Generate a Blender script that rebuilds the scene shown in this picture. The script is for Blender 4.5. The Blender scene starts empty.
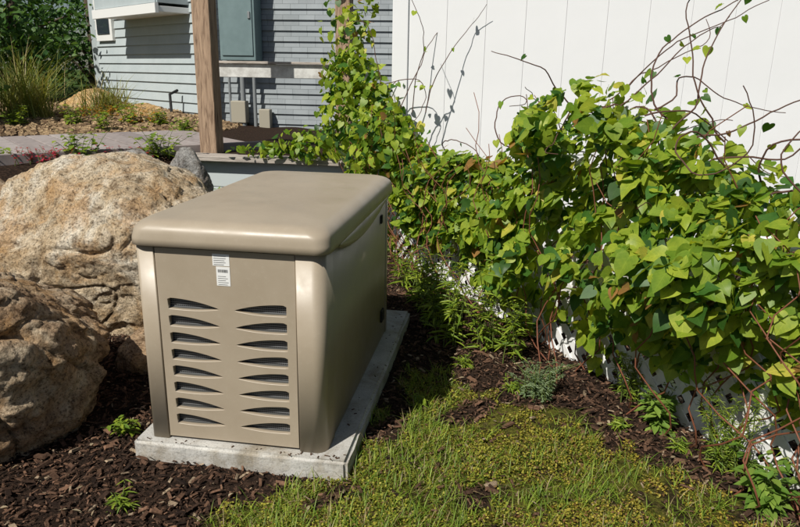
import bpy, bmesh, math, random
import numpy as np
from mathutils import Vector, Matrix, noise
rng=np.random.default_rng(7); random.seed(7)
sc=bpy.context.scene; col=sc.collection
def link(o,parent=None):
    col.objects.link(o)
    if parent: o.parent=parent
    return o
def empty(name,loc=(0,0,0)):
    e=bpy.data.objects.new(name,None); e.empty_display_size=.1; e.location=loc; return link(e)
# ---------------------------------------------------------------- materials
def mat(name,base=(.5,.5,.5),rough=.7,metal=0,spec=.3):
    m=bpy.data.materials.new(name); m.use_nodes=True
    b=m.node_tree.nodes['Principled BSDF']
    b.inputs['Base Color'].default_value=(*base,1); b.inputs['Roughness'].default_value=rough
    b.inputs['Metallic'].default_value=metal; b.inputs['Specular IOR Level'].default_value=spec
    return m
def N(m,t,**k):
    n=m.node_tree.nodes.new(t)
    for a,v in k.items(): setattr(n,a,v)
    return n
def L(m,a,b): m.node_tree.links.new(a,b)
def ramp(m,fac,stops,interp='LINEAR'):
    r=N(m,'ShaderNodeValToRGB'); e=r.color_ramp.elements; r.color_ramp.interpolation=interp
    while len(e)<len(stops): e.new(.5)
    for x,(p,c) in zip(e,stops): x.position=p; x.color=(*c,1) if len(c)==3 else c
    L(m,fac,r.inputs[0]); return r.outputs[0]
def noi(m,scale,detail=4,rough=.6,coord=None,dist=0):
    n=N(m,'ShaderNodeTexNoise'); n.inputs['Scale'].default_value=scale; n.inputs['Detail'].default_value=detail
    n.inputs['Roughness'].default_value=rough; n.inputs['Distortion'].default_value=dist
    if coord is None:
        coord=N(m,'ShaderNodeTexCoord').outputs['Object']
    L(m,coord,n.inputs['Vector']); return n.outputs['Fac']
def mix(m,fac,a,b,mode='MIX'):
    n=N(m,'ShaderNodeMix',data_type='RGBA',blend_type=mode)
    for s,v in ((0,fac),(6,a),(7,b)):
        if isinstance(v,(int,float)): n.inputs[s].default_value=v
        elif isinstance(v,tuple): n.inputs[s].default_value=(*v,1)
        else: L(m,v,n.inputs[s])
    return n.outputs[2]
def bump(m,h,strength=.5,dist=.01):
    b=N(m,'ShaderNodeBump'); b.inputs['Strength'].default_value=strength; b.inputs['Distance'].default_value=dist
    L(m,h,b.inputs['Height']); L(m,b.outputs[0],m.node_tree.nodes['Principled BSDF'].inputs['Normal'])
def setc(m,c): L(m,c,m.node_tree.nodes['Principled BSDF'].inputs['Base Color'])

def leafmat(name,trans=.35,veins=True,rough=.45):
    m=mat(name,rough=rough,spec=.35); b=m.node_tree.nodes['Principled BSDF']
    a=N(m,'ShaderNodeAttribute',attribute_name='col')
    c=a.outputs['Color']
    if veins:
        uv=N(m,'ShaderNodeUVMap'); sx=N(m,'ShaderNodeSeparateXYZ'); L(m,uv.outputs[0],sx.inputs[0])
        ab=N(m,'ShaderNodeMath',operation='ABSOLUTE'); L(m,sx.outputs[0],ab.inputs[0])
        mu=N(m,'ShaderNodeMath',operation='MULTIPLY_ADD'); L(m,ab.outputs[0],mu.inputs[0]); mu.inputs[1].default_value=-.8; L(m,sx.outputs[1],mu.inputs[2])
        m2=N(m,'ShaderNodeMath',operation='MULTIPLY'); L(m,mu.outputs[0],m2.inputs[0]); m2.inputs[1].default_value=34
        sn=N(m,'ShaderNodeMath',operation='SINE'); L(m,m2.outputs[0],sn.inputs[0])
        v1=ramp(m,sn.outputs[0],[(.86,(0,0,0)),(1,(.45,.45,.45))])
        v2=ramp(m,ab.outputs[0],[(0.0,(.7,.7,.7)),(.03,(0,0,0))])
        vv=mix(m,1.0,v1,v2,'LIGHTEN')
        lt=mix(m,1.0,c,(1.35,1.3,1.5),'MULTIPLY')
        c=mix(m,vv,c,lt)
        nn=noi(m,25,3); c=mix(m,1.0,c,ramp(m,nn,[(.3,(.68,.78,.7)),(.7,(1.2,1.12,1.1))]),'MULTIPLY')
    setc(m,c)
    tr=N(m,'ShaderNodeBsdfTranslucent'); tc=mix(m,1.0,c,(1.5,1.45,.6),'MULTIPLY'); L(m,tc,tr.inputs[0])
    ms=N(m,'ShaderNodeMixShader'); ms.inputs[0].default_value=trans
    L(m,b.outputs[0],ms.inputs[1]); L(m,tr.outputs[0],ms.inputs[2])
    L(m,ms.outputs[0],m.node_tree.nodes['Material Output'].inputs[0]); return m
# ---------------------------------------------------------------- mesh helpers
def mesh_np(name,V,F,m,parent=None,smooth=False,C=None,UV=None):
    me=bpy.data.meshes.new(name)
    loops=np.concatenate([f.reshape(-1) for f in F]).astype(np.int32)
    tot=np.concatenate([np.full(len(f),f.shape[1]) for f in F]).astype(np.int32)
    st=np.concatenate([[0],np.cumsum(tot)[:-1]]).astype(np.int32)
    me.vertices.add(len(V)); me.vertices.foreach_set('co',np.asarray(V,dtype=np.float32).ravel())
    me.loops.add(len(loops)); me.loops.foreach_set('vertex_index',loops)
    me.polygons.add(len(tot)); me.polygons.foreach_set('loop_start',st)
    me.polygons.foreach_set('loop_total',tot)
    if C is not None:
        a=me.attributes.new('col','FLOAT_COLOR','POINT')
        a.data.foreach_set('color',np.concatenate([C,np.ones((len(C),1))],1).astype(np.float32).ravel())
    me.update(calc_edges=True)
    if UV is not None:
        u=me.uv_layers.new(name='UVMap'); u.data.foreach_set('uv',UV[loops].astype(np.float32).ravel())
    me.polygons.foreach_set('use_smooth',np.full(len(tot),bool(smooth)))
    me.validate()
    if m: me.materials.append(m)
    return link(bpy.data.objects.new(name,me),parent)
def frames(nrm,tip):
    z=nrm/np.linalg.norm(nrm,axis=1,keepdims=True)
    y=tip-(tip*z).sum(1,keepdims=True)*z; y/=np.linalg.norm(y,axis=1,keepdims=True)+1e-9
    x=np.cross(y,z); return np.stack([x,y,z],2)
def scatter(name,T,F,pos,R,scale,colr,m,parent=None,smooth=True):
    T=np.asarray(T,float); n=len(pos); k=len(T)
    sc3=scale if scale.ndim==2 else np.repeat(scale[:,None],3,1)
    V=np.einsum('nij,nkj->nki',R,T[None]*sc3[:,None,:])+pos[:,None,:]
    off=(np.arange(n)*k)[:,None,None]
    FF=[(np.asarray(f)[None]+off).reshape(-1,len(f[0])) for f in F]
    C=np.repeat(colr,k,0); UV=np.tile(T[:,:2],(n,1))
    return mesh_np(name,V.reshape(-1,3),FF,m,parent,smooth,C,UV)
def box(name,lo,hi,m,parent=None,bev=0,rot=0,seg=2):
    lo=Vector(lo);hi=Vector(hi);c=(lo+hi)/2;d=hi-lo
    bm=bmesh.new(); bmesh.ops.create_cube(bm,size=1)
    for v in bm.verts: v.co=Vector((v.co.x*d.x,v.co.y*d.y,v.co.z*d.z))
    if bev: bmesh.ops.bevel(bm,geom=bm.edges[:],offset=bev,segments=seg,affect='EDGES',profile=.5)
    me=bpy.data.meshes.new(name); bm.to_mesh(me); bm.free(); me.materials.append(m)
    o=bpy.data.objects.new(name,me); o.location=c; o.rotation_euler=(0,0,rot); return link(o,parent)
def rrect(x0,x1,y0,y1,r,n=8):
    P=[]
    rs=r if isinstance(r,(list,tuple)) else [r]*4
    for (cx,cy,a,rr) in ((x1-rs[0],y1-rs[0],0,rs[0]),(x0+rs[1],y1-rs[1],90,rs[1]),(x0+rs[2],y0+rs[2],180,rs[2]),(x1-rs[3],y0+rs[3],270,rs[3])):
        for i in range(n+1):
            t=math.radians(a+90*i/n); P.append((cx+rr*math.cos(t),cy+rr*math.sin(t)))
    return P
def loft(name,rings,m,parent=None,smooth=True,capb=True,capt=True,angle=40):
    bm=bmesh.new(); rs=[[bm.verts.new(p) for p in r] for r in rings]
    n=len(rs[0])
    for a,b in zip(rs,rs[1:]):
        for i in range(n): bm.faces.new((a[i],a[(i+1)%n],b[(i+1)%n],b[i]))
    if capb: bm.faces.new(rs[0][::-1])
    if capt: bm.faces.new(rs[-1])
    for f in bm.faces: f.smooth=smooth
    for e in bm.edges:
        if len(e.link_faces)==2 and e.calc_face_angle(0)>math.radians(angle): e.smooth=False
    me=bpy.data.meshes.new(name); bm.to_mesh(me); bm.free(); me.materials.append(m)
    return link(bpy.data.objects.new(name,me),parent)
def tubes(name,paths,m,parent=None,res=2):
    cu=bpy.data.curves.new(name,'CURVE'); cu.dimensions='3D'; cu.bevel_depth=1; cu.bevel_resolution=res; cu.use_fill_caps=True
    for pts,r0,r1 in paths:
        s=cu.splines.new('POLY'); s.points.add(len(pts)-1)
        for i,p in enumerate(pts):
            s.points[i].co=(*p,1); s.points[i].radius=r0+(r1-r0)*i/max(1,len(pts)-1)
        s.use_smooth=True
    cu.materials.append(m); return link(bpy.data.objects.new(name,cu),parent)
def sstep(a,b,x):
    t=np.clip((x-a)/(b-a),0,1); return t*t*(3-2*t)
_ph=rng.uniform(0,6.28,(24,)); _k=rng.normal(0,1,(24,2))
def field(x,y,f=1.0,lo=0,hi=24):
    s=0
    for i in range(lo,hi): s=s+np.sin(f*(_k[i,0]*x+_k[i,1]*y)*(1+.25*(i-lo))+_ph[i])
    return s/math.sqrt((hi-lo)/2)
# ---------------------------------------------------------------- terrain
def height(x,y):
    q=(-.68*(x+1.4)+.73*(y-3.55))
    left=sstep(-1.25,-.1,q)*sstep(-1.0,-1.6,x)
    back=sstep(3.42,3.46,y)*sstep(.46,.34,x)
    t=np.maximum(left*1.0,back)
    z=-.062+.622*t
    z=z+.16*sstep(5.2,8.5,y-.2*x)*sstep(-1.5,-3.5,x)
    z=z+.010*field(x,y,3.5,0,8)*(np.abs(x)<20)
    return z
xs=np.unique(np.round(np.concatenate([-np.geomspace(3.5,220,26),np.arange(-3.5,3.5,.05),np.geomspace(3.5,220,22)]),4))
ys=np.unique(np.round(np.concatenate([-np.geomspace(1.2,220,22),np.arange(-1.2,4.6,.05),np.arange(3.38,3.5,.02),np.geomspace(4.6,220,34)]),4))
X,Y=np.meshgrid(xs,ys,indexing='ij'); Z=height(X,Y)
V=np.stack([X,Y,Z],-1).reshape(-1,3); nx,ny=len(xs),len(ys)
I=np.arange(nx*ny).reshape(nx,ny)
F=np.stack([I[:-1,:-1],I[1:,:-1],I[1:,1:],I[:-1,1:]],-1).reshape(-1,4)
poly=[(.22,-.9),(.30,-.32),(.46,-.10),(.66,.02),(.76,.30),(.80,.85),(1.0,.84),(1.25,.62),(1.5,.42),(1.9,.12),(2.25,-.12),(2.7,-.5),(2.8,-.9)]
def inside(x,y):
    r=np.zeros(np.shape(x),bool); n=len(poly)
    for i in range(n):
        x1,y1=poly[i];x2,y2=poly[(i+1)%n]
        c=((y1>y)!=(y2>y))&(x<(x2-x1)*(y-y1)/(y2-y1+1e-12)+x1); r^=c
    return r
def gmask(x,y):
    xx=x+.06*field(x,y,9,0,10); yy=y+.06*field(x,y,9,10,20)
    return inside(xx,yy)&(field(x,y,4.5,2,12)>-1.75)
C=np.zeros((len(V),3)); gm=gmask(V[:,0],V[:,1]).astype(float)
far=((np.hypot(V[:,0],V[:,1])>12)|(V[:,0]>4)).astype(float)
C[:,0]=gm; C[:,1]=far
G=mat('ground_soil',rough=.95,spec=.1)
at=N(G,'ShaderNodeAttribute',attribute_name='col'); sx=N(G,'ShaderNodeSeparateColor'); L(G,at.outputs['Color'],sx.inputs[0])
n1=noi(G,60,6,.7); n2=noi(G,9,5,.6); n3=noi(G,220,3,.6)
soil=ramp(G,n1,[(.3,(.010,.007,.005)),(.5,(.032,.02,.014)),(.62,(.07,.042,.028)),(.78,(.15,.10,.07))])
moss=ramp(G,n1,[(.3,(.03,.03,.008)),(.5,(.11,.11,.018)),(.7,(.24,.22,.04))])
moss=mix(G,ramp(G,n2,[(.46,(0,0,0)),(.62,(.85,.85,.85))]),moss,soil)
c=mix(G,sx.outputs[0],soil,moss); c=mix(G,sx.outputs[1],c,(.05,.085,.02)); setc(G,c); bump(G,mix(G,.5,n1,n3),1,.02)
ground=mesh_np('ground',V,[F],G,None,True,C)
# ---------------------------------------------------------------- concrete pad + generator
CON=mat('concrete',rough=.9,spec=.2)
c=ramp(CON,noi(CON,7,6,.65),[(.3,(.38,.37,.34)),(.55,(.50,.485,.45)),(.75,(.58,.57,.53))])
st_=ramp(CON,noi(CON,4,7,.7,dist=.8),[(.46,(1,1,1)),(.66,(.62,.56,.47))]); c=mix(CON,1.0,c,st_,'MULTIPLY')
c=mix(CON,1.0,c,ramp(CON,noi(CON,150,2),[(.3,(.7,.7,.7)),(.5,(1,1,1))]),'MULTIPLY'); setc(CON,c); bump(CON,noi(CON,90,5),.4,.004)
pad=empty('concrete_pad')
bm=bmesh.new(); bmesh.ops.create_cube(bm,size=1)
for v in bm.verts: v.co=Vector((.3285+v.co.x*.785,.73+v.co.y*1.535,-.055+v.co.z*.11))
bmesh.ops.bevel(bm,geom=bm.edges[:],offset=.012,segments=3,affect='EDGES'); bmesh.ops.triangulate(bm,faces=bm.faces[:])
for _ in range(5): bmesh.ops.subdivide_edges(bm,edges=[e for e in bm.edges if e.calc_length()>.05],cuts=1,use_grid_fill=False); bmesh.ops.triangulate(bm,faces=[f for f in bm.faces if len(f.verts)>3])
for v in bm.verts:
    q=noise.noise(v.co*9)*.004+noise.noise(v.co*31)*.002
    if v.co.z<-.004: v.co.x+=q*(1 if v.co.x>.3 else -1); v.co.y-=q
me=bpy.data.meshes.new('slab'); bm.to_mesh(me); bm.free(); me.materials.append(CON); link(bpy.data.objects.new('slab',me),pad)

W,LL=.64,1.22
GP=mat('generator_paint',(.29,.255,.20),.45,.0,.5)
n=noi(GP,900,2); bump(GP,n,.12,.0005)
c=ramp(GP,noi(GP,3,5,.65),[(.3,(.335,.275,.200)),(.7,(.385,.322,.240))])
du=ramp(GP,noi(GP,60,6,.75),[(.55,(0,0,0)),(.8,(.35,.35,.35))]); c=mix(GP,du,c,(.47,.41,.32))
setc(GP,c)
r_=ramp(GP,noi(GP,12,4),[(.3,(.34,.34,.34)),(.7,(.5,.5,.5))]); L(GP,r_,GP.node_tree.nodes['Principled BSDF'].inputs['Roughness'])
BLK=mat('dark_seal',(.012,.012,.012),.7)
MESH=mat('vent_mesh',rough=.5,metal=.0)
tc=N(MESH,'ShaderNodeTexCoord'); wv=N(MESH,'ShaderNodeTexWave',bands_direction='Z'); wv.inputs['Scale'].default_value=42; L(MESH,tc.outputs['Object'],wv.inputs[0])
wx=N(MESH,'ShaderNodeTexWave',bands_direction='X'); wx.inputs['Scale'].default_value=42; L(MESH,tc.outputs['Object'],wx.inputs[0])
cm=mix(MESH,1.0,ramp(MESH,wv.outputs['Fac'],[(.55,(.005,.005,.006)),(.8,(.17,.175,.18))]),ramp(MESH,wx.outputs['Fac'],[(.7,(0,0,0)),(.9,(.12,.12,.12))]),'LIGHTEN'); setc(MESH,cm)
gen=empty('standby_generator',(0,0,0))
HB=.715
def prism(name,pl,z0,z1,m,bev=.004):
    return loft(name,[[(x,y,z0) for x,y in pl],[(x,y,z1) for x,y in pl]],m,gen)
prism('inner_core',rrect(.02,W-.02,.03,LL-.02,.02),.004,HB,BLK)
prism('left_corner_post',rrect(-.004,.060,0,.12,[.004,.004,.014,.003]),.001,HB-.004,GP)
prism('right_corner_post',rrect(.545,W,0,.12,[.004,.004,.004,.042]),.001,HB-.004,GP)
prism('side_panel_right',rrect(W-.05,W-.003,.124,1.15,.003),.012,HB-.006,GP)
prism('side_panel_left',rrect(.003,.05,.124,1.15,.003),.012,HB-.006,GP)
prism('rear_panel',rrect(0.0,W,1.154,LL,[.03,.03,.003,.003]),.001,HB-.006,GP)
prism('base_rail',rrect(.004,W-.004,.028,LL-.004,.01),.002,.03,GP)
cu=bpy.data.curves.new('front_panel','CURVE'); cu.dimensions='2D'; cu.fill_mode='BOTH'; cu.extrude=.007; cu.bevel_depth=.0016; cu.bevel_resolution=1
def spl(pts):
    s=cu.splines.new('POLY'); s.points.add(len(pts)-1)
    for i,p in enumerate(pts): s.points[i].co=(p[0],p[1],0,1)
    s.use_cyclic_u=True
spl([(.0645,.012),(.541,.012),(.541,HB-.008),(.0645,HB-.008)])
def slot(xw,xt,z0,h):
    n=16; P=[]
    for i in range(n+1):
        t=i/n; P.append((xw+(xt-xw)*t, z0-h*.06*math.sin(math.pi*t)+h*.22*t**3))
    for i in range(n-1,-1,-1):
        t=i/n; P.append((xw+(xt-xw)*t, z0+h*(.25+.75*(1-t**2.1))-h*.12*max(0,1-t*12)**2))
    return P
for k in range(8):
    z0=.062+k*.0618; h=.041
    spl(slot(.094,.282,z0,h)); spl(slot(.512,.326,z0,h))
fp=bpy.data.objects.new('front_panel',cu); cu.materials.append(GP); link(fp,gen); fp.rotation_euler=(math.pi/2,0,0); fp.location=(0,.012,0)
box('vent_screen',(.08,.026,.04),(.52,.0285,.56),MESH,gen)
LV=mat('louvre',(.09,.09,.085),.5)
for k in range(8):
    z0=.062+k*.0618
    box('vent_louvre_%d'%k,(.085,.0215,z0-.002),(.515,.0245,z0+.003),LV,gen)
def ring(o,z,r): return [(x,y,z) for x,y in rrect(-o,W+o,-o,LL+o,max(.008,r),10)]
rings=[ring(-.004,HB,.03),ring(.012,HB,.042),ring(.020,HB+.003,.046),ring(.0205,HB+.026,.05),ring(.018,HB+.042,.055)]
for i in range(1,9):
    t=i/8*math.pi/2
    rings.append(ring(.018-.062*(1-math.cos(t)),HB+.042+.045*math.sin(t),.055+.03*(1-math.cos(t))))
rings.append(ring(-.11,HB+.094,.07)); rings.append(ring(-.2,HB+.100,.05)); rings.append(ring(-.28,HB+.102,.02))
loft('lid',rings,GP,gen,angle=60)
prism('lid_seal',rrect(.006,W-.006,.008,LL-.006,.03),HB-.006,HB+.001,BLK)
for sgn,nm in ((1,'right'),(-1,'left')):
    bm=bmesh.new(); n=24; prev=None
    x1=W-.003 if sgn>0 else .003
    for i in range(n+1):
        t=i/n; y=.16+.98*t; d=.012+.075*math.sin(math.pi*t)**.8*(1-.35*t)
        row=[bm.verts.new((x1,y,HB-.001)),bm.verts.new((x1+sgn*.020,y,HB-.001)),bm.verts.new((x1+sgn*.018,y,HB-d*.55)),bm.verts.new((x1+sgn*.010,y,HB-d*.9)),bm.verts.new((x1,y,HB-d))]
        if prev:
            for a in range(4):
                f=bm.faces.new((prev[a],prev[a+1],row[a+1],row[a])); f.smooth=True
        prev=row
    bmesh.ops.recalc_face_normals(bm,faces=bm.faces[:])
    me=bpy.data.meshes.new('side_scoop_'+nm); bm.to_mesh(me); bm.free(); me.materials.append(GP); link(bpy.data.objects.new('side_scoop_'+nm,me),gen)
box('side_latch',(W-.003,1.00,.60),(W+.006,1.03,.64),BLK,gen,.003)
box('side_outlet_cover',(W-.003,1.02,.10),(W+.008,1.08,.16),BLK,gen,.004)
WH=mat('label_white',(.75,.75,.73),.5); INK=mat('label_ink',(.06,.06,.06),.6)
ox=.028
box('label_sheet_top',(.237+ox,.0022,.658),(.295+ox,.0032,.698),WH,gen); box('label_sheet_low',(.248+ox,.0022,.590),(.295+ox,.0032,.655),WH,gen)
random.seed(3)
for i in range(5): box('label_text_%d'%i,(.241+ox,.0014,.662+i*.007),(.241+ox+random.uniform(.03,.05),.0021,.6632+i*.007),INK,gen)
x=.254
i=0
while x<.288:
    w=random.choice([.0005,.0009,.0014]); box('label_bar_%d'%i,(x+ox,.0014,.636),(x+w+ox,.0021,.646),INK,gen); x+=w+random.choice([.0012,.002]); i+=1
for i in range(5): box('label_line_%d'%i,(.253+ox,.0014,.594+i*.007),(.253+ox+random.uniform(.02,.037),.0021,.595+i*.007),INK,gen)
# ---------------------------------------------------------------- boulders
def rockmat(name,a,b,cc,sp=.5,oc_=.55):
    m=mat(name,rough=.9,spec=.2)
    c=ramp(m,noi(m,3.6,7,.7,dist=.8),[(.34,a),(.48,b),(.62,cc)])
    oc=ramp(m,noi(m,4.5,6,.65,dist=.4),[(.5,(0,0,0)),(.6,(1,1,1))]); c=mix(m,mix(m,oc_,(0,0,0),oc),c,(.44,.24,.085))
    s=ramp(m,noi(m,85,4,.75),[(.36,(.3,.28,.26)),(.47,(1,1,1)),(.68,(1.4,1.4,1.4))]); c=mix(m,1.0,c,s,'MULTIPLY')
    s=ramp(m,noi(m,16,7,.75),[(.36,(.38,.34,.30)),(.48,(1,1,1)),(.65,(1.2,1.2,1.2))]); c=mix(m,1.0,c,s,'MULTIPLY'); setc(m,c)
    b1=noi(m,12,9,.7,dist=.5); b2=noi(m,70,5,.75); bump(m,mix(m,.35,b1,b2),1,.045); return m
R1=rockmat('granite_tan',(.38,.26,.14),(.55,.44,.30),(.70,.63,.51)); R2=rockmat('granite_brown',(.23,.14,.075),(.40,.28,.175),(.54,.44,.31)); R3=rockmat('granite_gray',(.2,.19,.18),(.3,.29,.27),(.4,.39,.37),oc_=.15)
def boulder(loc,rad,seed,m,sub=6,rot=0,planes=11,amp=.05,kk=26):
    r=np.random.default_rng(seed); bm=bmesh.new(); bmesh.ops.create_icosphere(bm,subdivisions=sub,radius=1)
    Nn=r.normal(size=(planes,3)); Nn/=np.linalg.norm(Nn,axis=1,keepdims=True); cc=r.uniform(.66,.95,planes)
    Rz=Matrix.Rotation(rot,3,'Z')
    for v in bm.verts:
        d=np.array(v.co); dt=Nn@d; q=np.where(dt>.05,cc/np.maximum(dt,.05),9); q=np.append(q,1.0)
        rr=-math.log(np.exp(-kk*q).sum())/kk
        p=Vector(d*rr); o=Vector((seed*3.1,seed*1.7,0))
        f=noise.fractal(p*1.6+o,1.0,2.0,4)*amp*1.6+noise.fractal(p*6+o,.7,2.1,6)*amp*.6
        cr=abs(noise.noise(p*1.7+o*2)); f-=max(0,.04-cr)*amp*24
        s=p.dot(Vector(Nn[0]))*4+noise.noise(p*3+o)*1.2; f+=(s-math.floor(s))**4*-.5*amp
        p=p*(1+f); v.co=Rz@Vector((p.x*rad[0],p.y*rad[1],p.z*rad[2]))
    for f in bm.faces: f.smooth=True
    me=bpy.data.meshes.new('boulder'); bm.to_mesh(me); bm.free(); me.materials.append(m)
    o=bpy.data.objects.new('boulder',me); o.location=loc; return link(o)
boulder((-.95,1.34,.26),(.74,.60,.55),5,R1,7,.3,amp=.05)
boulder((-.84,.06,.15),(.64,.50,.52),11,R2,7,1.0,amp=.065)
boulder((-1.22,2.85,.44),(.20,.2,.25),21,R3,5)
boulder((-1.62,2.75,.42),(.28,.2,.28),23,R3,5)
boulder((-.42,.72,-.02),(.17,.15,.13),25,R2,5)
boulder((-.28,1.0,-.02),(.16,.15,.17),27,R2,5)
boulder((-2.2,1.9,.2),(.5,.4,.36),29,R2,5)
# ---------------------------------------------------------------- timber, retaining wall, walkway
def woodmat(name,a,b,scale=(14,14,1.2)):
    m=mat(name,rough=.85,spec=.2); tc=N(m,'ShaderNodeTexCoord'); mp=N(m,'ShaderNodeMapping'); mp.inputs['Scale'].default_value=scale; L(m,tc.outputs['Object'],mp.inputs[0])
    n=noi(m,3,7,.65,mp.outputs[0],1.2); setc(m,ramp(m,n,[(.3,a),(.5,b),(.72,tuple(min(1,v*1.35) for v in b))])); bump(m,n,.8,.008); return m
WD=woodmat('weathered_post',(.09,.05,.03),(.36,.25,.17)); WG=woodmat('weathered_gray',(.2,.175,.155),(.40,.355,.31),(1.2,14,14))
RW=mat('painted_wall',(.52,.57,.58),.8)
rw=empty('retaining_wall',(0,0,0))
for k in range(3): box('wall_board_%d'%k,(-1.42,3.36,-.12+k*.22),(.32,3.44,.095+k*.22),RW,rw,.004)
box('cap_board',(-1.55,3.27,.545),(.34,3.50,.585),WG,rw,.005)
def post(name,x,y,z0,z1,w,m):
    return box(name,(x-w/2,y-w/2,z0),(x+w/2,y+w/2,z1),m,None,.008)
post('wooden_post',-1.36,3.62,.4,3.0,.155,WD); post('wooden_post',-.32,4.3,.4,3.0,.14,WD)
rail=empty('deck_railing'); WT=mat('rail_paint',(.55,.55,.52),.6)
c=ramp(WT,noi(WT,8,6,.7),[(.4,(.46,.45,.42)),(.6,(.66,.66,.63))]); setc(WT,c)
box('top_rail',(-1.62,4.38,1.215),(-.1,4.43,1.34),WT,rail,.004)
box('rail_cap',(-1.62,4.35,1.342),(-.1,4.46,1.365),WG,rail,.004)
wk=empty('boardwalk'); e1=np.array([.68,.73]); e2=np.array([-.73,.68]); o0=np.array([-1.42,3.72])
DK=mat('deck_board',rough=.7); oi=N(DK,'ShaderNodeObjectInfo'); c=ramp(DK,oi.outputs['Random'],[(0,(.27,.23,.22)),(.5,(.35,.30,.28)),(1,(.42,.375,.35))]); c=mix(DK,1.0,c,ramp(DK,noi(DK,9,6,.7),[(.3,(.7,.7,.7)),(.7,(1.1,1.1,1.1))]),'MULTIPLY'); setc(DK,c)
ang=math.atan2(e1[1],e1[0])
for i in range(26):
    ctr=o0+e1*(.35-.205*i)+e2*.85
    b=box('board_%d'%i,(-.094,-.9,-.02),(.094,.9,.02),DK,wk,.004); b.location=(ctr[0],ctr[1],.60+.003*math.sin(i*2.3)); b.rotation_euler=(0,0,ang)
ec=o0+e1*(.35-.205*12.5)-e2*.055
b=box('edge_beam',(-2.7,-.03,-.08),(2.7,.03,.012),DK,wk,.004); b.location=(ec[0],ec[1],.60); b.rotation_euler=(0,0,ang)
# ---------------------------------------------------------------- house
hs=empty('clapboard_house')
def sidingmat(name,a,b,sh=False):
    m=mat(name,rough=.75,spec=.2); c=ramp(m,noi(m,2.5,6,.7),[(.3,a),(.7,b)])
    if sh:
        br=N(m,'ShaderNodeTexBrick')
        tc=N(m,'ShaderNodeTexCoord'); mp=N(m,'ShaderNodeMapping'); mp.inputs['Rotation'].default_value=(math.pi/2,0,0); mp.inputs['Location'].default_value=(0,.02,0); L(m,tc.outputs['Object'],mp.inputs[0]); L(m,mp.outputs[0],br.inputs[0])
        br.inputs['Scale'].default_value=1; br.inputs['Brick Width'].default_value=.21; br.inputs['Row Height'].default_value=.13; br.inputs['Mortar Size'].default_value=.003
        br.inputs['Color1'].default_value=(.88,.88,.88,1); br.inputs['Color2'].default_value=(1.06,1.06,1.06,1); br.inputs['Mortar'].default_value=(.55,.55,.55,1)
        c=mix(m,1.0,c,br.outputs['Color'],'MULTIPLY')
    setc(m,c); return m
SA=sidingmat('siding_bluegray',(.38,.43,.44),(.45,.50,.51)); SB=sidingmat('shingle_gray',(.27,.30,.315),(.34,.37,.385),True)
TR=mat('trim_white',(.74,.74,.72),.6)
HZ=5.2
def siding(name,p1,p2,z0,z1,m,lap=.13,outn=1):
    p1=np.array(p1,float);p2=np.array(p2,float); d=(p2-p1)/np.linalg.norm(p2-p1); nn=np.array([d[1],-d[0]])*outn
    V=[];F=[]; z=z0
    while z<z1-1e-3:
        zt=min(z+lap,z1); i=len(V)
        for (p,zz,o) in ((p1,z,.024),(p2,z,.024),(p2,zt,.002),(p1,zt,.002),(p1,z,.024),(p2,z,.024),(p2,z,0),(p1,z,0)):
            q=p+nn*o; V.append((q[0],q[1],zz))
        F+= [(i,i+1,i+2,i+3),(i+4,i+7,i+6,i+5)]; z+=lap
    return mesh_np(name,np.array(V),[np.array(F)],m,hs)
P1=(-5.6,8.7);P2=(-2.75,6.65);P3=(2.6,6.65)
siding('wall_side',P1,P2,.45,HZ,SA); siding('wall_front',P2,P3,.35,HZ,SB)
P0=(-3.0,12.4); P4=(2.6,12.0)
siding('wall_back_left',P0,P1,.45,HZ,SA); siding('wall_right',P3,P4,.35,HZ,SA); siding('wall_rear',P4,P0,.35,HZ,SA)
FD=mat('foundation',(.3,.29,.27),.9)
def slab(name,p1,p2,z0,z1,th,m,off=0):
    p1=np.array(p1,float);p2=np.array(p2,float);c=(p1+p2)/2;l=np.linalg.norm(p2-p1);a=math.atan2(p2[1]-p1[1],p2[0]-p1[0]); d=(p2-p1)/l; nn=np.array([d[1],-d[0]]); c=c+nn*off
    o=box(name,(-l/2,-th/2,z0),(l/2,th/2,z1),m,hs,.003); o.location=(c[0],c[1],(z0+z1)/2); o.rotation_euler=(0,0,a); return o
slab('foundation_side',P1,P2,.2,.47,.05,FD,-.02); slab('foundation_front',P2,P3,.2,.38,.05,FD,-.02)
def along(p,q,t,off=0):
    p=np.array(p,float);q=np.array(q,float);d=(q-p)/np.linalg.norm(q-p);return p+d*t+np.array([d[1],-d[0]])*off
for nm,p in (('corner_board_a',P1),('corner_board_b',P2)):
    box(nm,(p[0]-.05,p[1]-.05,.4),(p[0]+.05,p[1]+.05,HZ),SA,hs,.004)
a=along(P1,P2,.18);b=along(P1,P2,.80); slab('window_frame',a,b,1.70,3.3,.06,TR,.03)
GL=mat('window_glass',(.03,.04,.05),.08,0,.6); a=along(P1,P2,.26);b=along(P1,P2,.72)
slab('window_glass_lower',a,b,1.80,2.5,.02,GL,.062); slab('window_glass_upper',a,b,2.56,3.2,.02,GL,.058)
a=along(P1,P2,1.25);b=along(P1,P2,3.15); ba=along(P1,P2,1.25,.45);bb=along(P1,P2,3.15,.45)
slab('bay_front',ba,bb,2.10,4.25,.04,SA); slab('bay_side_l',a,ba,2.10,4.25,.04,SA); slab('bay_side_r',bb,b,2.10,4.25,.04,SA)
slab('bay_trim',along(P1,P2,1.2,.475),along(P1,P2,3.2,.475),1.97,2.09,.05,TR)
slab('bay_floor',along(P1,P2,1.22,.22),along(P1,P2,3.18,.22),1.99,2.06,.44,TR)
slab('bay_roof',along(P1,P2,1.15,.24),along(P1,P2,3.2,.24),4.26,4.34,.56,TR)
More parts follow.
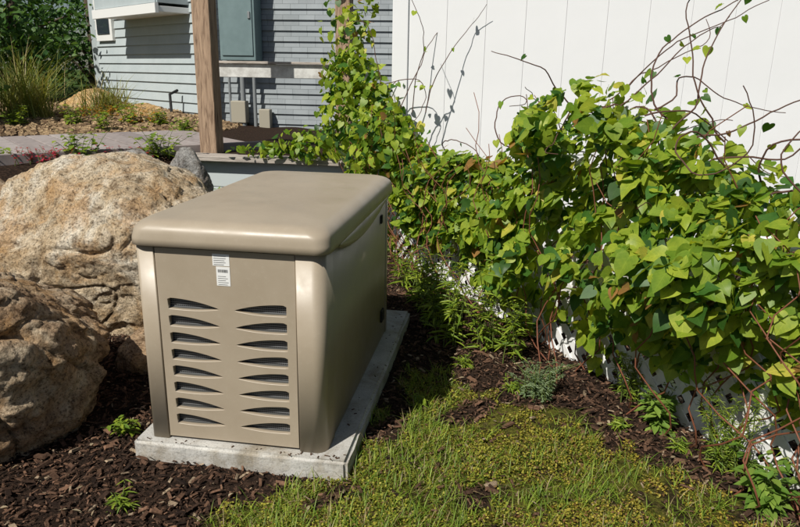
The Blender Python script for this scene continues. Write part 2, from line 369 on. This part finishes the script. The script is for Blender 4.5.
slab('bay_window',along(P1,P2,1.6,.475),along(P1,P2,2.8,.475),2.6,3.8,.02,GL,0)
RF=mat('roof_shingle',(.09,.09,.09),.9)
rv=np.array([(-5.9,8.65,HZ),(-2.85,6.45,HZ),(2.8,6.45,HZ),(2.8,12.3,HZ),(-3.1,12.7,HZ),(-1.5,9.6,HZ+2),(1.5,9.4,HZ+2)])
mesh_np('roof',rv,[np.array([(0,1,5),(2,3,6),(4,0,5)]),np.array([(1,2,6,5),(3,4,5,6)]),np.array([(0,4,3,2,1)])],RF,hs)
UB=mat('meter_paint',(.16,.23,.235),.5); UG=mat('conduit_gray',(.22,.235,.24),.5); UBG=mat('beige_box',(.36,.33,.26),.6)
c=ramp(UB,noi(UB,5,5),[(.3,(.14,.20,.205)),(.7,(.18,.25,.255))]); setc(UB,c)
box('electric_meter_box',(-2.42,6.35,1.40),(-1.95,6.60,2.9),UB,hs,.01); box('meter_box_door',(-2.39,6.335,1.46),(-1.98,6.348,2.84),UB,hs,.004); box('meter_box_hasp',(-2.03,6.32,1.9),(-2.0,6.333,1.98),UG,hs,.003)
tubes('conduits',[([(-2.2,6.5,.4),(-2.2,6.5,1.45)],.035,.035),([(-2.05,6.52,.4),(-2.05,6.52,1.45)],.025,.025),([(-2.62,6.5,.4),(-2.62,6.5,3.2)],.03,.03),([(-2.38,6.5,.4),(-2.38,6.5,1.42)],.018,.018)],UG,hs)
box('telephone_box',(-2.36,6.45,.62),(-2.16,6.58,.90),UBG,hs,.01); box('cable_box',(-2.0,6.5,.55),(-1.85,6.6,.8),UBG,hs,.01)
tubes('wall_hose',[([(-3.35,6.98,1.0),(-3.4,6.85,.95),(-3.38,6.82,.7),(-3.2,6.75,.55),(-3.0,6.7,.5)],.02,.02)],BLK,hs)
# ---------------------------------------------------------------- white fence
VN=mat('white_vinyl',(.80,.80,.80),.45,0,.4); c=ramp(VN,noi(VN,1.3,5,.6),[(.3,(.77,.775,.785)),(.7,(.83,.83,.84))]); setc(VN,c)
wf=empty('white_vinyl_fence')
x=.431; i=0
while x<10:
    box('plank_%d'%i,(x,3.22,.02),(x+.2846,3.25,2.40),VN,wf,.0022); x+=.286; i+=1
box('backing',(.42,3.256,.0),(10,3.27,2.4),VN,wf); box('bottom_rail',(.432,3.19,-.02),(10,3.215,.14),VN,wf,.004)
box('top_rail',(.432,3.19,2.3),(10,3.30,2.44),VN,wf,.004)
box('fence_post_0',(.31,3.205,-.1),(.43,3.32,2.55),VN,wf,.006)
for k,xp in enumerate((5.0,7.4)): box('fence_post_%d'%(k+1),(xp-.06,3.175,-.1),(xp+.06,3.31,2.55),VN,wf,.006)
# ---------------------------------------------------------------- lattice fence
B0=np.array([.25,3.10]); E=np.array([.564,-.826]); NN=np.array([-.826,-.564]); SL=5.0
lt=empty('lattice_fence'); LW=mat('lattice_white',(.78,.78,.78),.6)
c=ramp(LW,noi(LW,6,6,.7),[(.35,(.60,.58,.53)),(.55,(.80,.80,.79))]); setc(LW,c)
def lattice_strips():
    V=[];F=[]; z0,z1=-.07,.62; H=z1-z0; w=.040; sp=.074; th=.006
    for sg,off in ((1,.0),(-1,.0075)):
        c=-H
        while c<SL+H:
            pts=[]
            for ww in (-w*.707,w*.707):
                a0=c+ww; a1=a0+(H if sg>0 else -H); pts.append((a0,a1))
            quad=[(pts[0][0],z0),(pts[1][0],z0),(pts[1][1],z1),(pts[0][1],z1)]
            c+=sp*1.414
            if min(q[0] for q in quad)<0 or max(q[0] for q in quad)>SL: continue
            i=len(V)
            for o in (off,off+th):
                for s,z in quad:
                    p=B0+E*s+NN*o; V.append((p[0],p[1],z))
            F+=[(i,i+1,i+2,i+3),(i+7,i+6,i+5,i+4),(i,i+4,i+5,i+1),(i+1,i+5,i+6,i+2),(i+2,i+6,i+7,i+3),(i+3,i+7,i+4,i)]
    return np.array(V),np.array(F)
V,F=lattice_strips(); mesh_np('strips',V,[F],LW,lt)
def lbox(name,s0,s1,o0,o1,z0,z1,m):
    c=B0+E*(s0+s1)/2+NN*(o0+o1)/2
    o=box(name,(-(s1-s0)/2,-(o1-o0)/2,z0),((s1-s0)/2,(o1-o0)/2,z1),m,lt,.004); o.location=(c[0],c[1],(z0+z1)/2); o.rotation_euler=(0,0,math.atan2(E[1],E[0])); return o
lbox('top_rail',0,SL,-.02,.018,.60,.66,LW)
for k in range(4): lbox('post_%d'%k,.02+k*1.6,.11+k*1.6,-.13,-.025,-.12,.72,LW)
# ---------------------------------------------------------------- leaves
half=[(.12,-.13),(.28,-.17),(.43,-.07),(.50,.12),(.47,.32),(.37,.54),(.21,.77)]
def zz(x,y): return .20*abs(x)-.25*x*x-.16*y*y+.05*y
HT=[(0,0,0),(0,.3,zz(0,.3)),(0,.64,zz(0,.64)),(0,1.04,zz(0,1.04)-.03)]
for sg in (1,-1):
    for i,(a,b) in enumerate(half): HT.append((sg*a,b,zz(a,b)+(.025 if i%2 else -.015)))
HT=np.array(HT)
def hf(o,fl):
    p=[o+i for i in range(7)]
    f=[(0,p[0],p[1],p[2]),(0,p[2],p[3],1),(1,p[3],p[4],p[5]),(1,p[5],p[6],2)]; t=[(2,p[6],3)]
    return ([q if not fl else q[::-1] for q in f],[q if not fl else q[::-1] for q in t])
fa,ta=hf(4,False); fb,tb=hf(11,True); HF=[fa+fb,ta+tb]
Ts=[0,.3,.8,1.43,1.95,2.15,2.4,2.7,2.95,3.35,4,5]; Tz=[1.15,1.00,.83,.77,.90,1.10,1.20,1.20,1.10,.92,.86,.84]
Bs=[0,.9,1.5,2.0,2.6,3.2,5]; Bz=[.0,.12,.12,.06,.10,.13,.17]
LM=leafmat('vine_leaf',.40)
def fz(s,h,k=0): return np.array([noise.noise(Vector((a*2.6+k,b*3.0,k*1.3))) for a,b in zip(s,h)])
def vine_pts(n):
    s=rng.uniform(-.1,4.9,n); T=np.interp(s,Ts,Tz); T=T+.12*fz(s,s*0,3)+.07*fz(s*3.1,s*0,13)
    Bm=np.interp(s,Bs,Bz)+.20*fz(s*2,s*0,9)
    u=rng.uniform(0,1,n)**.9; h=Bm+(T-Bm)*u
    prof=np.sqrt(np.clip(1-((u-.62)/.5)**2,0,1))
    D=(.12+.12*np.interp(s,[1.5,2.2,3.2,4],[0,1,1,.2]))*prof*(1+1.5*fz(s,h,1)+1.1*fz(s*2.7,h*2.7,17))+.04
    dep=rng.exponential(.05,n); o=D-np.minimum(dep,D*1.3+.1)
    back=rng.random(n)<.22; o=np.where(back&(h>.6),-D*.6*rng.random(n),o)
    gap=fz(s*1.9,h*1.9,5)
    keep=(rng.random(n)<np.clip(.14+u*1.6,0,1))&((gap>-.17)|(rng.random(n)<.18))
    s,h,u,o,D=[a[keep] for a in (s,h,u,o,D)]
    p=B0+E*s[:,None]+NN*o[:,None]; P=np.column_stack([p,h])
    nr=np.column_stack([NN[None]*np.ones((len(s),1)),np.zeros(len(s))])
    nr[:,2]=.7+np.clip((u-.6)*2.2,0,1.2)
    return P,nr,s
def leaf_batch(P,nr,smin,smax,big=None):
    n=len(P); nr=nr/np.linalg.norm(nr,axis=1,keepdims=True)+rng.normal(0,.62,(n,3))
    tip=np.tile([[0,0,-1.]],(n,1))+rng.normal(0,.65,(n,3)); R=frames(nr,tip)
    s=smin+(smax-smin)*rng.beta(1.7,2.2,n)
    if big is not None: s*=big
    base=np.array([.14,.25,.022]); yel=np.array([.38,.45,.045]); dk=np.array([.05,.13,.02])
    t=rng.random((n,1))**1.2; c=base*(1-t)+yel*t; d=(rng.random((n,1))<.20); c=np.where(d,dk*(.7+.6*t),c)
    b=rng.random(n)<.015; c[b]=[.32,.17,.05]; b=rng.random(n)<.03; c[b]=[.48,.45,.07]
    S=np.column_stack([s*rng.uniform(.85,1.1,n),s,s*rng.uniform(-.5,1.8,n)])
    return P,R,S,c
parts=[]
P,nr,s=vine_pts(17500); parts.append(leaf_batch(P,nr,.026,.088,big=np.interp(s,[0,2,3.5],[.9,.97,1.04])))
def blob(c,r,n,up=.5,lo=.03,hi=.08):
    d=rng.normal(size=(n,3)); d/=np.linalg.norm(d,axis=1,keepdims=True); q=d*rng.uniform(.4,1.05,(n,1))*np.array(r); P=np.array(c)+q
    nr=d+np.array([-.3,-.8,up]); return leaf_batch(P,nr,lo,hi)
for c,r,n in [((.12,3.0,.95),(.34,.25,.34),650),((.0,3.15,1.25),(.24,.2,.22),300),((-.02,3.3,1.55),(.17,.15,.25),95),((.10,3.35,1.85),(.12,.12,.3),50),((-.35,3.28,.72),(.35,.12,.14),190),((-.75,3.28,.66),(.35,.1,.08),75),((.35,2.6,.8),(.3,.3,.25),340),((-.30,4.0,1.7),(.2,.1,.6),50),((.75,2.35,.50),(.2,.15,.25),140)]:
    parts.append(blob(c,r,n))
SM=mat('vine_stem',(.10,.05,.035),.7); SR=mat('vine_stem_red',(.19,.07,.038),.6)
random.seed(12)
paths=[];lp=[]
def shoot(p,d,n,step,curl,r,drift=(0,0,0)):
    pts=[Vector(p)]; d=Vector(d).normalized(); ax=Vector((random.gauss(0,.5),random.gauss(0,1),random.gauss(0,.4))).normalized()
    for i in range(n):
        d=(Matrix.Rotation(random.gauss(curl,.22),3,ax)@d+Vector(drift)).normalized()
        if random.random()<.08: ax=Vector((random.gauss(0,.6),random.gauss(0,1),random.gauss(0,.5))).normalized(); curl=-curl
        pts.append(pts[-1]+d*step)
    paths.append(([tuple(q) for q in pts],r,r*.45))
    for q in pts[6::8]: lp.append(tuple(q))
for s0 in np.concatenate([np.linspace(1.9,3.9,20),np.linspace(2.2,3.2,8),np.linspace(.4,1.7,3)]):
    z=np.interp(s0,Ts,Tz); p=B0+E*s0+NN*random.uniform(-.12,.1)
    shoot((p[0],p[1],z-.05),(random.choice([-1,1,1])*random.uniform(.8,1.6),random.uniform(-.4,.3),random.uniform(.3,.8)),random.randint(20,38),.026,random.choice([-.15,.1,.2]),.0036,(.03,0,.002))
for k in range(6): shoot((.10+.1*k,3.02,1.0),(random.uniform(0,.9),-.05,1),26,.035,random.choice([-.1,.12]),.004)
vp=empty('climbing_vine'); tubes('bare_shoots',paths,SM,vp)
lpA=np.array(lp); parts.append(leaf_batch(lpA+rng.normal(0,.015,lpA.shape),np.tile([[-.5,-.6,.6]],(len(lpA),1)),.02,.05))
st=[]
for k in range(85):
    s0=random.uniform(0,4.6); oo=random.uniform(.0,.24); p=B0+E*s0+NN*oo; z=-.08; pts=[]; T=np.interp(s0,Ts,Tz)
    w=random.uniform(-.8,.8)
    for i in range(16):
        t=i/15; q=p+E*(w*t+.05*math.sin(i*1.3+k))+NN*(.05*math.sin(i*.7+k*2)+.08*t); pts.append((q[0],q[1],z+(T-z)*t*random.uniform(.98,1.0)))
    st.append((pts,.0034,.0018))
tubes('woody_stems',st,SR,vp)
PP=[np.concatenate([a[i] for a in parts]) for i in range(4)]
scatter('heart_leaves',HT,HF,*PP,LM,vp)
# ---------------------------------------------------------------- ground scatter
def unif(n,x0,x1,y0,y1): return rng.uniform(x0,x1,n),rng.uniform(y0,y1,n)
def offpad(x,y): return ~((x>-.068)&(x<.726)&(y>-.042)&(y<1.51))
CH=np.array([(-.5,-.5,0),(.5,-.5,0),(.5,.5,0),(-.5,.5,0),(-.42,-.35,1),(.42,-.4,1),(.38,.4,1),(-.45,.35,1)],float)
CF=[[(0,3,2,1),(4,5,6,7),(0,1,5,4),(1,2,6,5),(2,3,7,6),(3,0,4,7)]]
CM=mat('mulch_chip',rough=.9,spec=.15); a=N(CM,'ShaderNodeAttribute',attribute_name='col'); c=mix(CM,1.0,a.outputs['Color'],ramp(CM,noi(CM,130,3),[(.3,(.6,.6,.6)),(.7,(1.3,1.3,1.3))]),'MULTIPLY'); setc(CM,c)
n=95000; x,y=unif(n,-1.6,3.0,-.75,3.3); k=offpad(x,y)&(~gmask(x,y)|(rng.random(n)<.16)); x,y=x[k],y[k]; n=len(x)
z=height(x,y)+rng.uniform(0,.014,n)
yaw=rng.uniform(0,6.28,n); nr=np.column_stack([rng.normal(0,.4,n),rng.normal(0,.4,n),np.ones(n)]); tip=np.column_stack([np.cos(yaw),np.sin(yaw),rng.normal(0,.25,n)])
ln=np.minimum(rng.lognormal(-4.4,.55,n),.045); S=np.column_stack([ln*rng.uniform(.2,.5,n),ln*1.2,ln*rng.uniform(.08,.2,n)])
t=rng.random((n,1))**1.7; colr=np.array([.018,.011,.008])*(1-t)+np.array([.18,.10,.062])*t
g=rng.random(n)<.05; colr[g]=np.array([.32,.24,.16])*rng.uniform(.6,1.1,(g.sum(),1))
scatter('mulch',CH,CF,np.column_stack([x,y,z]),frames(nr,tip),S,colr,CM,None,False)
n=70; x=rng.uniform(-.06,.715,n); y=np.where(rng.random(n)<.5,rng.uniform(-.03,-.006,n),rng.uniform(.0,1.48,n)); x=np.where(y>0,rng.uniform(.66,.715,n),x)
yaw=rng.uniform(0,6.28,n); ln=rng.uniform(.004,.014,n); scatter('pad_debris',CH,CF,np.column_stack([x,y,np.full(n,.0015)]),frames(np.column_stack([rng.normal(0,.1,n),rng.normal(0,.1,n),np.ones(n)]),np.column_stack([np.cos(yaw),np.sin(yaw),0*yaw])),np.column_stack([ln*.35,ln,ln*.15]),np.tile([[.09,.055,.035]],(n,1)),CM,pad,False)
n=9000; x=rng.uniform(-6.5,-2.2,n); y=rng.uniform(4.6,8.2,n); q=(-.68*(x+1.4)+.73*(y-3.55)); k=(q>2.0); x,y=x[k],y[k]; n=len(x); yaw=rng.uniform(0,6.28,n); ln=rng.uniform(.02,.07,n); t=rng.random((n,1))
scatter('gravel',CH,CF,np.column_stack([x,y,height(x,y)]),frames(np.column_stack([rng.normal(0,.4,n),rng.normal(0,.4,n),np.ones(n)]),np.column_stack([np.cos(yaw),np.sin(yaw),0*yaw])),np.column_stack([ln*.8,ln,ln*.5]),np.array([.10,.06,.035])*(1-t)+np.array([.42,.30,.17])*t,CM,None,False)
BT=np.array([(-.5,0,0),(.5,0,0),(-.42,.4,.05),(.42,.4,.05),(-.25,.75,.22),(.25,.75,.22),(0,1,.45)],float)
BF=[[(0,1,3,2),(2,3,5,4)],[(4,5,6)]]
GM=leafmat('grass_blade',.3,False,.5)
def blades(name,x,y,hmin,hmax,w,cols,spread=.5,parent=None,zoff=0,zs=None):
    n=len(x); yaw=rng.uniform(0,6.28,n); lean=rng.normal(0,spread,n)
    up=np.column_stack([np.cos(yaw)*np.abs(lean),np.sin(yaw)*np.abs(lean),np.ones(n)]); nr=np.column_stack([-np.cos(yaw),-np.sin(yaw),.0*yaw+np.abs(lean)])
    R=frames(-nr,up); h=rng.uniform(hmin,hmax,n)*rng.uniform(.5,1,n); ww=rng.uniform(.6,1.3,n)*w
    S=np.column_stack([ww,h,h]); t=rng.random((n,1)); c=np.array(cols[0])*(1-t)+np.array(cols[1])*t
    b=rng.random(n)<.15; c[b]=np.array([.36,.29,.14])*rng.uniform(.6,1.1,(b.sum(),1))
    z=(height(x,y) if zs is None else zs)+zoff
    return scatter(name,BT,BF,np.column_stack([x,y,z]),R,S,c,GM,parent)
x,y=unif(62000,.15,2.8,-.8,1.0); f=field(x,y,5,4,14); f2=field(x,y,16,8,20)
dn=np.clip(.26+.22*f+.16*f2+.45*sstep(.15,-.45,y)*sstep(2.1,1.1,x)-.35*sstep(.1,.6,y)+.50*sstep(.35,.75,x)*sstep(1.35,.85,x),.04,1)
k=gmask(x,y)&(rng.random(len(x))<dn)&offpad(x,y)
blades('grass',x[k],y[k],.02,.095,.0034,((.10,.19,.02),(.29,.36,.045)),.85)
x,y=unif(135000,.15,2.8,-.8,1.0); f=field(x,y,8,10,22)+.5*field(x,y,21,0,12); k=gmask(x,y)&(f>-.9)&offpad(x,y); x,y=x[k],y[k]; f=f[k]; n=len(x)
nr=np.column_stack([rng.normal(0,.6,n),rng.normal(0,.6,n),np.ones(n)]); tip=rng.normal(size=(n,3)); t=rng.random((n,1))
br=sstep(1.0,2.0,x)[:,None]*.6
mc=np.array([.15,.18,.02])*(1-t)+np.array([.42,.38,.05])*t; mc=mc*(1-br)+mc*np.array([1.15,.82,.9])*br; d=rng.random(n)<.18; mc[d]=[.19,.10,.035]
QT=np.array([(0,0,0),(.35,.4,.12),(0,1,0),(-.35,.4,.12)],float); QF=[[(0,1,2,3)]]
MM=leafmat('moss_leaf',.25,False,.6)
scatter('moss',QT,QF,np.column_stack([x,y,height(x,y)+rng.uniform(.0,.014,n)+.008*np.clip(f,0,2)]),frames(nr,tip),rng.uniform(.005,.012,n),mc,MM)
n=420; x,y=unif(n,-.9,2.6,-.7,2.2); k=offpad(x,y); x,y=x[k],y[k]; n=len(x)
LNT=np.array([(0,0,0),(.5,.35,.05),(.35,.7,.0),(0,1,-.12),(-.35,.7,0),(-.5,.35,.05),(0,.5,-.03)],float)
LNF=[[(0,1,6),(1,2,6),(2,3,6),(3,4,6),(4,5,6),(5,0,6)]]
PM=leafmat('herb_leaf',.3,False,.45)
t=rng.random((n,1)); scatter('leaf_litter',LNT,LNF,np.column_stack([x,y,height(x,y)+.018]),frames(np.column_stack([rng.normal(0,.4,n),rng.normal(0,.4,n),np.ones(n)]),rng.normal(size=(n,3))),np.column_stack([rng.uniform(.006,.014,n),rng.uniform(.012,.035,n),rng.uniform(.01,.04,n)]),np.array([.20,.12,.06])*(1-t)+np.array([.5,.42,.28])*t,PM)
# ---------------------------------------------------------------- small plants
HS=mat('herb_stem',(.10,.14,.03),.6)
def herb(name,x,y,h,nst,cols,leafl,leafw,spread=.12,lean=.3,per=22,flat=.2):
    e=empty(name,(0,0,0)); z0=float(height(np.array(x),np.array(y))); paths=[];P=[];Nn=[];Tt=[];Sz=[]
    for i in range(nst):
        a=random.uniform(0,6.28); r=random.uniform(0,spread); bx,by=x+math.cos(a)*r*.5,y+math.sin(a)*r*.5; hh=h*random.uniform(.6,1); lx,ly=random.gauss(0,lean),random.gauss(0,lean)
        pts=[(bx+lx*hh*t*t,by+ly*hh*t*t,z0-.01+hh*t) for t in np.linspace(0,1,7)]; paths.append((pts,.003,.0012))
        for j in range(per):
            t=random.uniform(.08,1); p=(bx+lx*hh*t*t,by+ly*hh*t*t,z0+hh*t); b=random.uniform(0,6.28); P.append(p); Tt.append((math.cos(b),math.sin(b),random.uniform(-.1,.7))); Nn.append((random.gauss(0,flat),random.gauss(0,flat),1)); Sz.append(random.uniform(.6,1.1)*(1.1-.4*t))
    tubes('stems',paths,HS,e); P=np.array(P);n=len(P);t=rng.random((n,1)); Sz=np.array(Sz)
    scatter('leaves',LNT,LNF,P,frames(np.array(Nn),np.array(Tt)),np.column_stack([Sz*leafw,Sz*leafl,Sz*leafl]),np.array(cols[0])*(1-t)+np.array(cols[1])*t,PM,e); return e
Gc=((.12,.21,.025),(.30,.37,.04)); Bc=((.13,.20,.10),(.27,.34,.18)); Dc=((.03,.09,.02),(.09,.17,.03)); Sc=((.10,.20,.03),(.24,.34,.06))
def onfence(s,o): p=B0+E*s+NN*o; return p[0],p[1]
random.seed(5)
for s,o,h,nst in [(1.70,.40,.48,10),(1.95,.46,.44,10),(2.1,.34,.52,9),(1.5,.36,.40,9),(2.25,.28,.40,7),(1.25,.3,.38,7),(1.0,.3,.3,6)]:
    X_=onfence(s,o); herb('wildflower_plant',X_[0],X_[1],h,nst,Gc,.10,.015,.18,.26,18)
herb('lavender_plant',*onfence(2.62,.40),.18,30,Bc,.032,.006,.14,.5,32)
for s,o in [(3.02,.12),(3.55,.2)]: herb('sedum_plant',*onfence(s,o),.18,11,Sc,.075,.034,.12,.45,18)
herb('fennel_plant',*onfence(3.35,.16),.36,16,Gc,.045,.005,.2,.25,44); herb('fennel_plant',*onfence(3.75,.15),.34,14,Gc,.045,.005,.2,.25,44); herb('fennel_plant',*onfence(2.8,.06),.3,10,Gc,.045,.005,.2,.25,40)
for q in [(-.17,.10,.09),(-.14,1.3,.05)]: herb('weed',q[0],q[1],q[2],8,Gc,.05,.022,.06,.5,8)
for q in [(.05,-.30),(.9,.55),(1.3,.75),(1.05,.95),(1.7,.5),(1.9,.35)]: herb('weed',q[0],q[1],.06,7,Gc,.055,.009,.05,.6,8)
for q in [(-2.1,2.85,.26),(-1.65,3.2,.26),(-1.25,3.15,.24),(-2.6,2.5,.15),(-3.5,5.9,.3),(-1.45,2.95,.14),(-3.4,5.2,.3),(-4.0,5.6,.35),(-2.4,5.2,.2),(-3.0,5.8,.22),(-4.6,5.3,.3)]: herb('garden_plant',q[0],q[1],q[2],14,Gc,.085,.045,.25,.45,10)
RFm=((.35,.02,.03),(.5,.05,.08))
for q in [(-2.0,3.0),(-2.35,2.6),(-1.75,3.05),(-2.2,2.75)]: herb('red_flower',q[0],q[1],.12,20,RFm,.032,.026,.35,.4,7)
for q in [(-3.9,6.2),(-4.4,6.3),(-3.3,6.0)]: herb('orange_flower',q[0],q[1],.20,22,((.45,.16,.02),(.6,.34,.04)),.05,.03,.7,.4,9)
og=empty('ornamental_grass')
for cx,cy,n,h in [(-4.9,5.9,500,1.0),(-5.6,5.3,450,1.1),(-4.2,6.6,260,.6)]:
    x=cx+rng.normal(0,.14,n); y=cy+rng.normal(0,.14,n); blades('blades',x,y,h*.7,h*1.2,.012,((.12,.17,.03),(.34,.32,.10)),.45,og)
OR=rockmat('ochre_rock',(.36,.20,.07),(.50,.33,.15),(.58,.46,.28))
boulder((-4.3,6.9,.62),(.5,.35,.24),31,OR,5); boulder((-3.75,6.55,.6),(.32,.28,.18),33,OR,5); boulder((-4.9,7.3,.7),(.5,.4,.3),35,OR,5); boulder((-4.0,7.2,.62),(.35,.25,.2),37,OR,5)
# ---------------------------------------------------------------- trees / hedge at back left
BK=mat('bark',(.10,.075,.055),.9); TL=leafmat('tree_leaf',.3,False,.5)
def tree(x,y,h,r,n,cols):
    e=empty('tree'); z0=float(height(np.array(float(x)),np.array(float(y)))); pp=[([(x,y,z0-.1),(x+.1,y,z0+h*.3),(x-.05,y+.1,z0+h*.6),(x,y,z0+h*.9)],.11,.03)]; cl=[]
    for i in range(16):
        a=random.uniform(0,6.28); zz=z0+h*random.uniform(.12,.95); rr=r*random.uniform(.35,1)*(1-.35*abs(zz-z0-h*.5)/(h*.5)); q=(x+rr*math.cos(a),y+rr*math.sin(a),zz+.2); pp.append(([(x,y,zz-.4),((x+q[0])/2,(y+q[1])/2,zz),q],.04,.01)); cl.append(q)
    tubes('trunk_and_limbs',pp,BK,e)
    cl=np.array(cl); idx=rng.integers(0,len(cl),n); d=rng.normal(size=(n,3))*np.array([.38,.38,.28])*r*.6; P=cl[idx]+d
    nr=rng.normal(size=(n,3))*.6+np.array([-.2,-.4,.7]); t=rng.random((n,1)); c=np.array(cols[0])*(1-t)+np.array(cols[1])*t
    scatter('crown',LNT,LNF,P,frames(nr,rng.normal(size=(n,3))),np.column_stack([np.full(n,.07),np.full(n,.12),np.full(n,.12)])*rng.uniform(.6,1.2,(n,1)),c,TL,e)
random.seed(9)
tree(-6.9,8.4,3.4,1.3,3500,Dc); tree(-8.8,8.6,4.2,1.6,4500,((.05,.10,.02),(.20,.24,.03))); tree(-8.2,12.5,5,2.0,5000,Dc); tree(-11.5,12,5.5,2.4,5000,Dc); tree(-5.3,5.0,1.1,.45,1200,Dc)
def hedge(x0,x1,y,h,n):
    e=empty('hedge'); P=np.column_stack([rng.uniform(x0,x1,n),y+rng.normal(0,.5,n),rng.uniform(0,1,n)]); P[:,2]=.3+h*(1+.25*field(P[:,0],P[:,0]*0,1.5,0,6))*P[:,2]
    nr=rng.normal(size=(n,3))*.6+np.array([-.2,-.4,.7]); t=rng.random((n,1))
    scatter('foliage',LNT,LNF,P,frames(nr,rng.normal(size=(n,3))),np.column_stack([np.full(n,.10),np.full(n,.18),np.full(n,.18)]),np.array(Dc[0])*(1-t)+np.array(Dc[1])*t,TL,e)
hedge(-22,-6,15,3.2,9000)
# ---------------------------------------------------------------- light
el=math.radians(48); hx,hy=.46,.85; hn=math.hypot(hx,hy); dirv=Vector((hx/hn*math.cos(el),hy/hn*math.cos(el),-math.sin(el)))
sd=bpy.data.lights.new('sun','SUN'); sd.energy=5.0; sd.angle=math.radians(.5); sd.color=(1,.96,.88); so=bpy.data.objects.new('sun',sd); so.rotation_euler=dirv.to_track_quat('-Z','Y').to_euler(); link(so)
w=bpy.data.worlds.new('World'); sc.world=w; w.use_nodes=True; nt=w.node_tree; sk=nt.nodes.new('ShaderNodeTexSky'); sk.sky_type='NISHITA'; sk.sun_disc=False; sk.sun_elevation=el; sk.sun_rotation=math.atan2(-hx,-hy)
nt.links.new(sk.outputs[0],nt.nodes['Background'].inputs[0]); nt.nodes['Background'].inputs[1].default_value=.052
# ---------------------------------------------------------------- camera
cd=bpy.data.cameras.new('camera'); co=bpy.data.objects.new('camera',cd); link(co); sc.camera=co
pitch,yaw,roll=.2785,-.1502,.0184
fw=Vector((math.sin(yaw)*math.cos(pitch),math.cos(yaw)*math.cos(pitch),-math.sin(pitch))); r=Vector((math.cos(yaw),-math.sin(yaw),0)); u=r.cross(fw)
r2=math.cos(roll)*r+math.sin(roll)*u; u2=-math.sin(roll)*r+math.cos(roll)*u
co.matrix_world=Matrix(((r2.x,u2.x,-fw.x,1.1828),(r2.y,u2.y,-fw.y,-1.9641),(r2.z,u2.z,-fw.z,1.2716),(0,0,0,1)))
cd.lens=662.65/800*36; cd.sensor_width=36; cd.clip_start=.05; cd.clip_end=600
sc.view_settings.view_transform='Standard'; sc.view_settings.look='None'; sc.view_settings.exposure=0
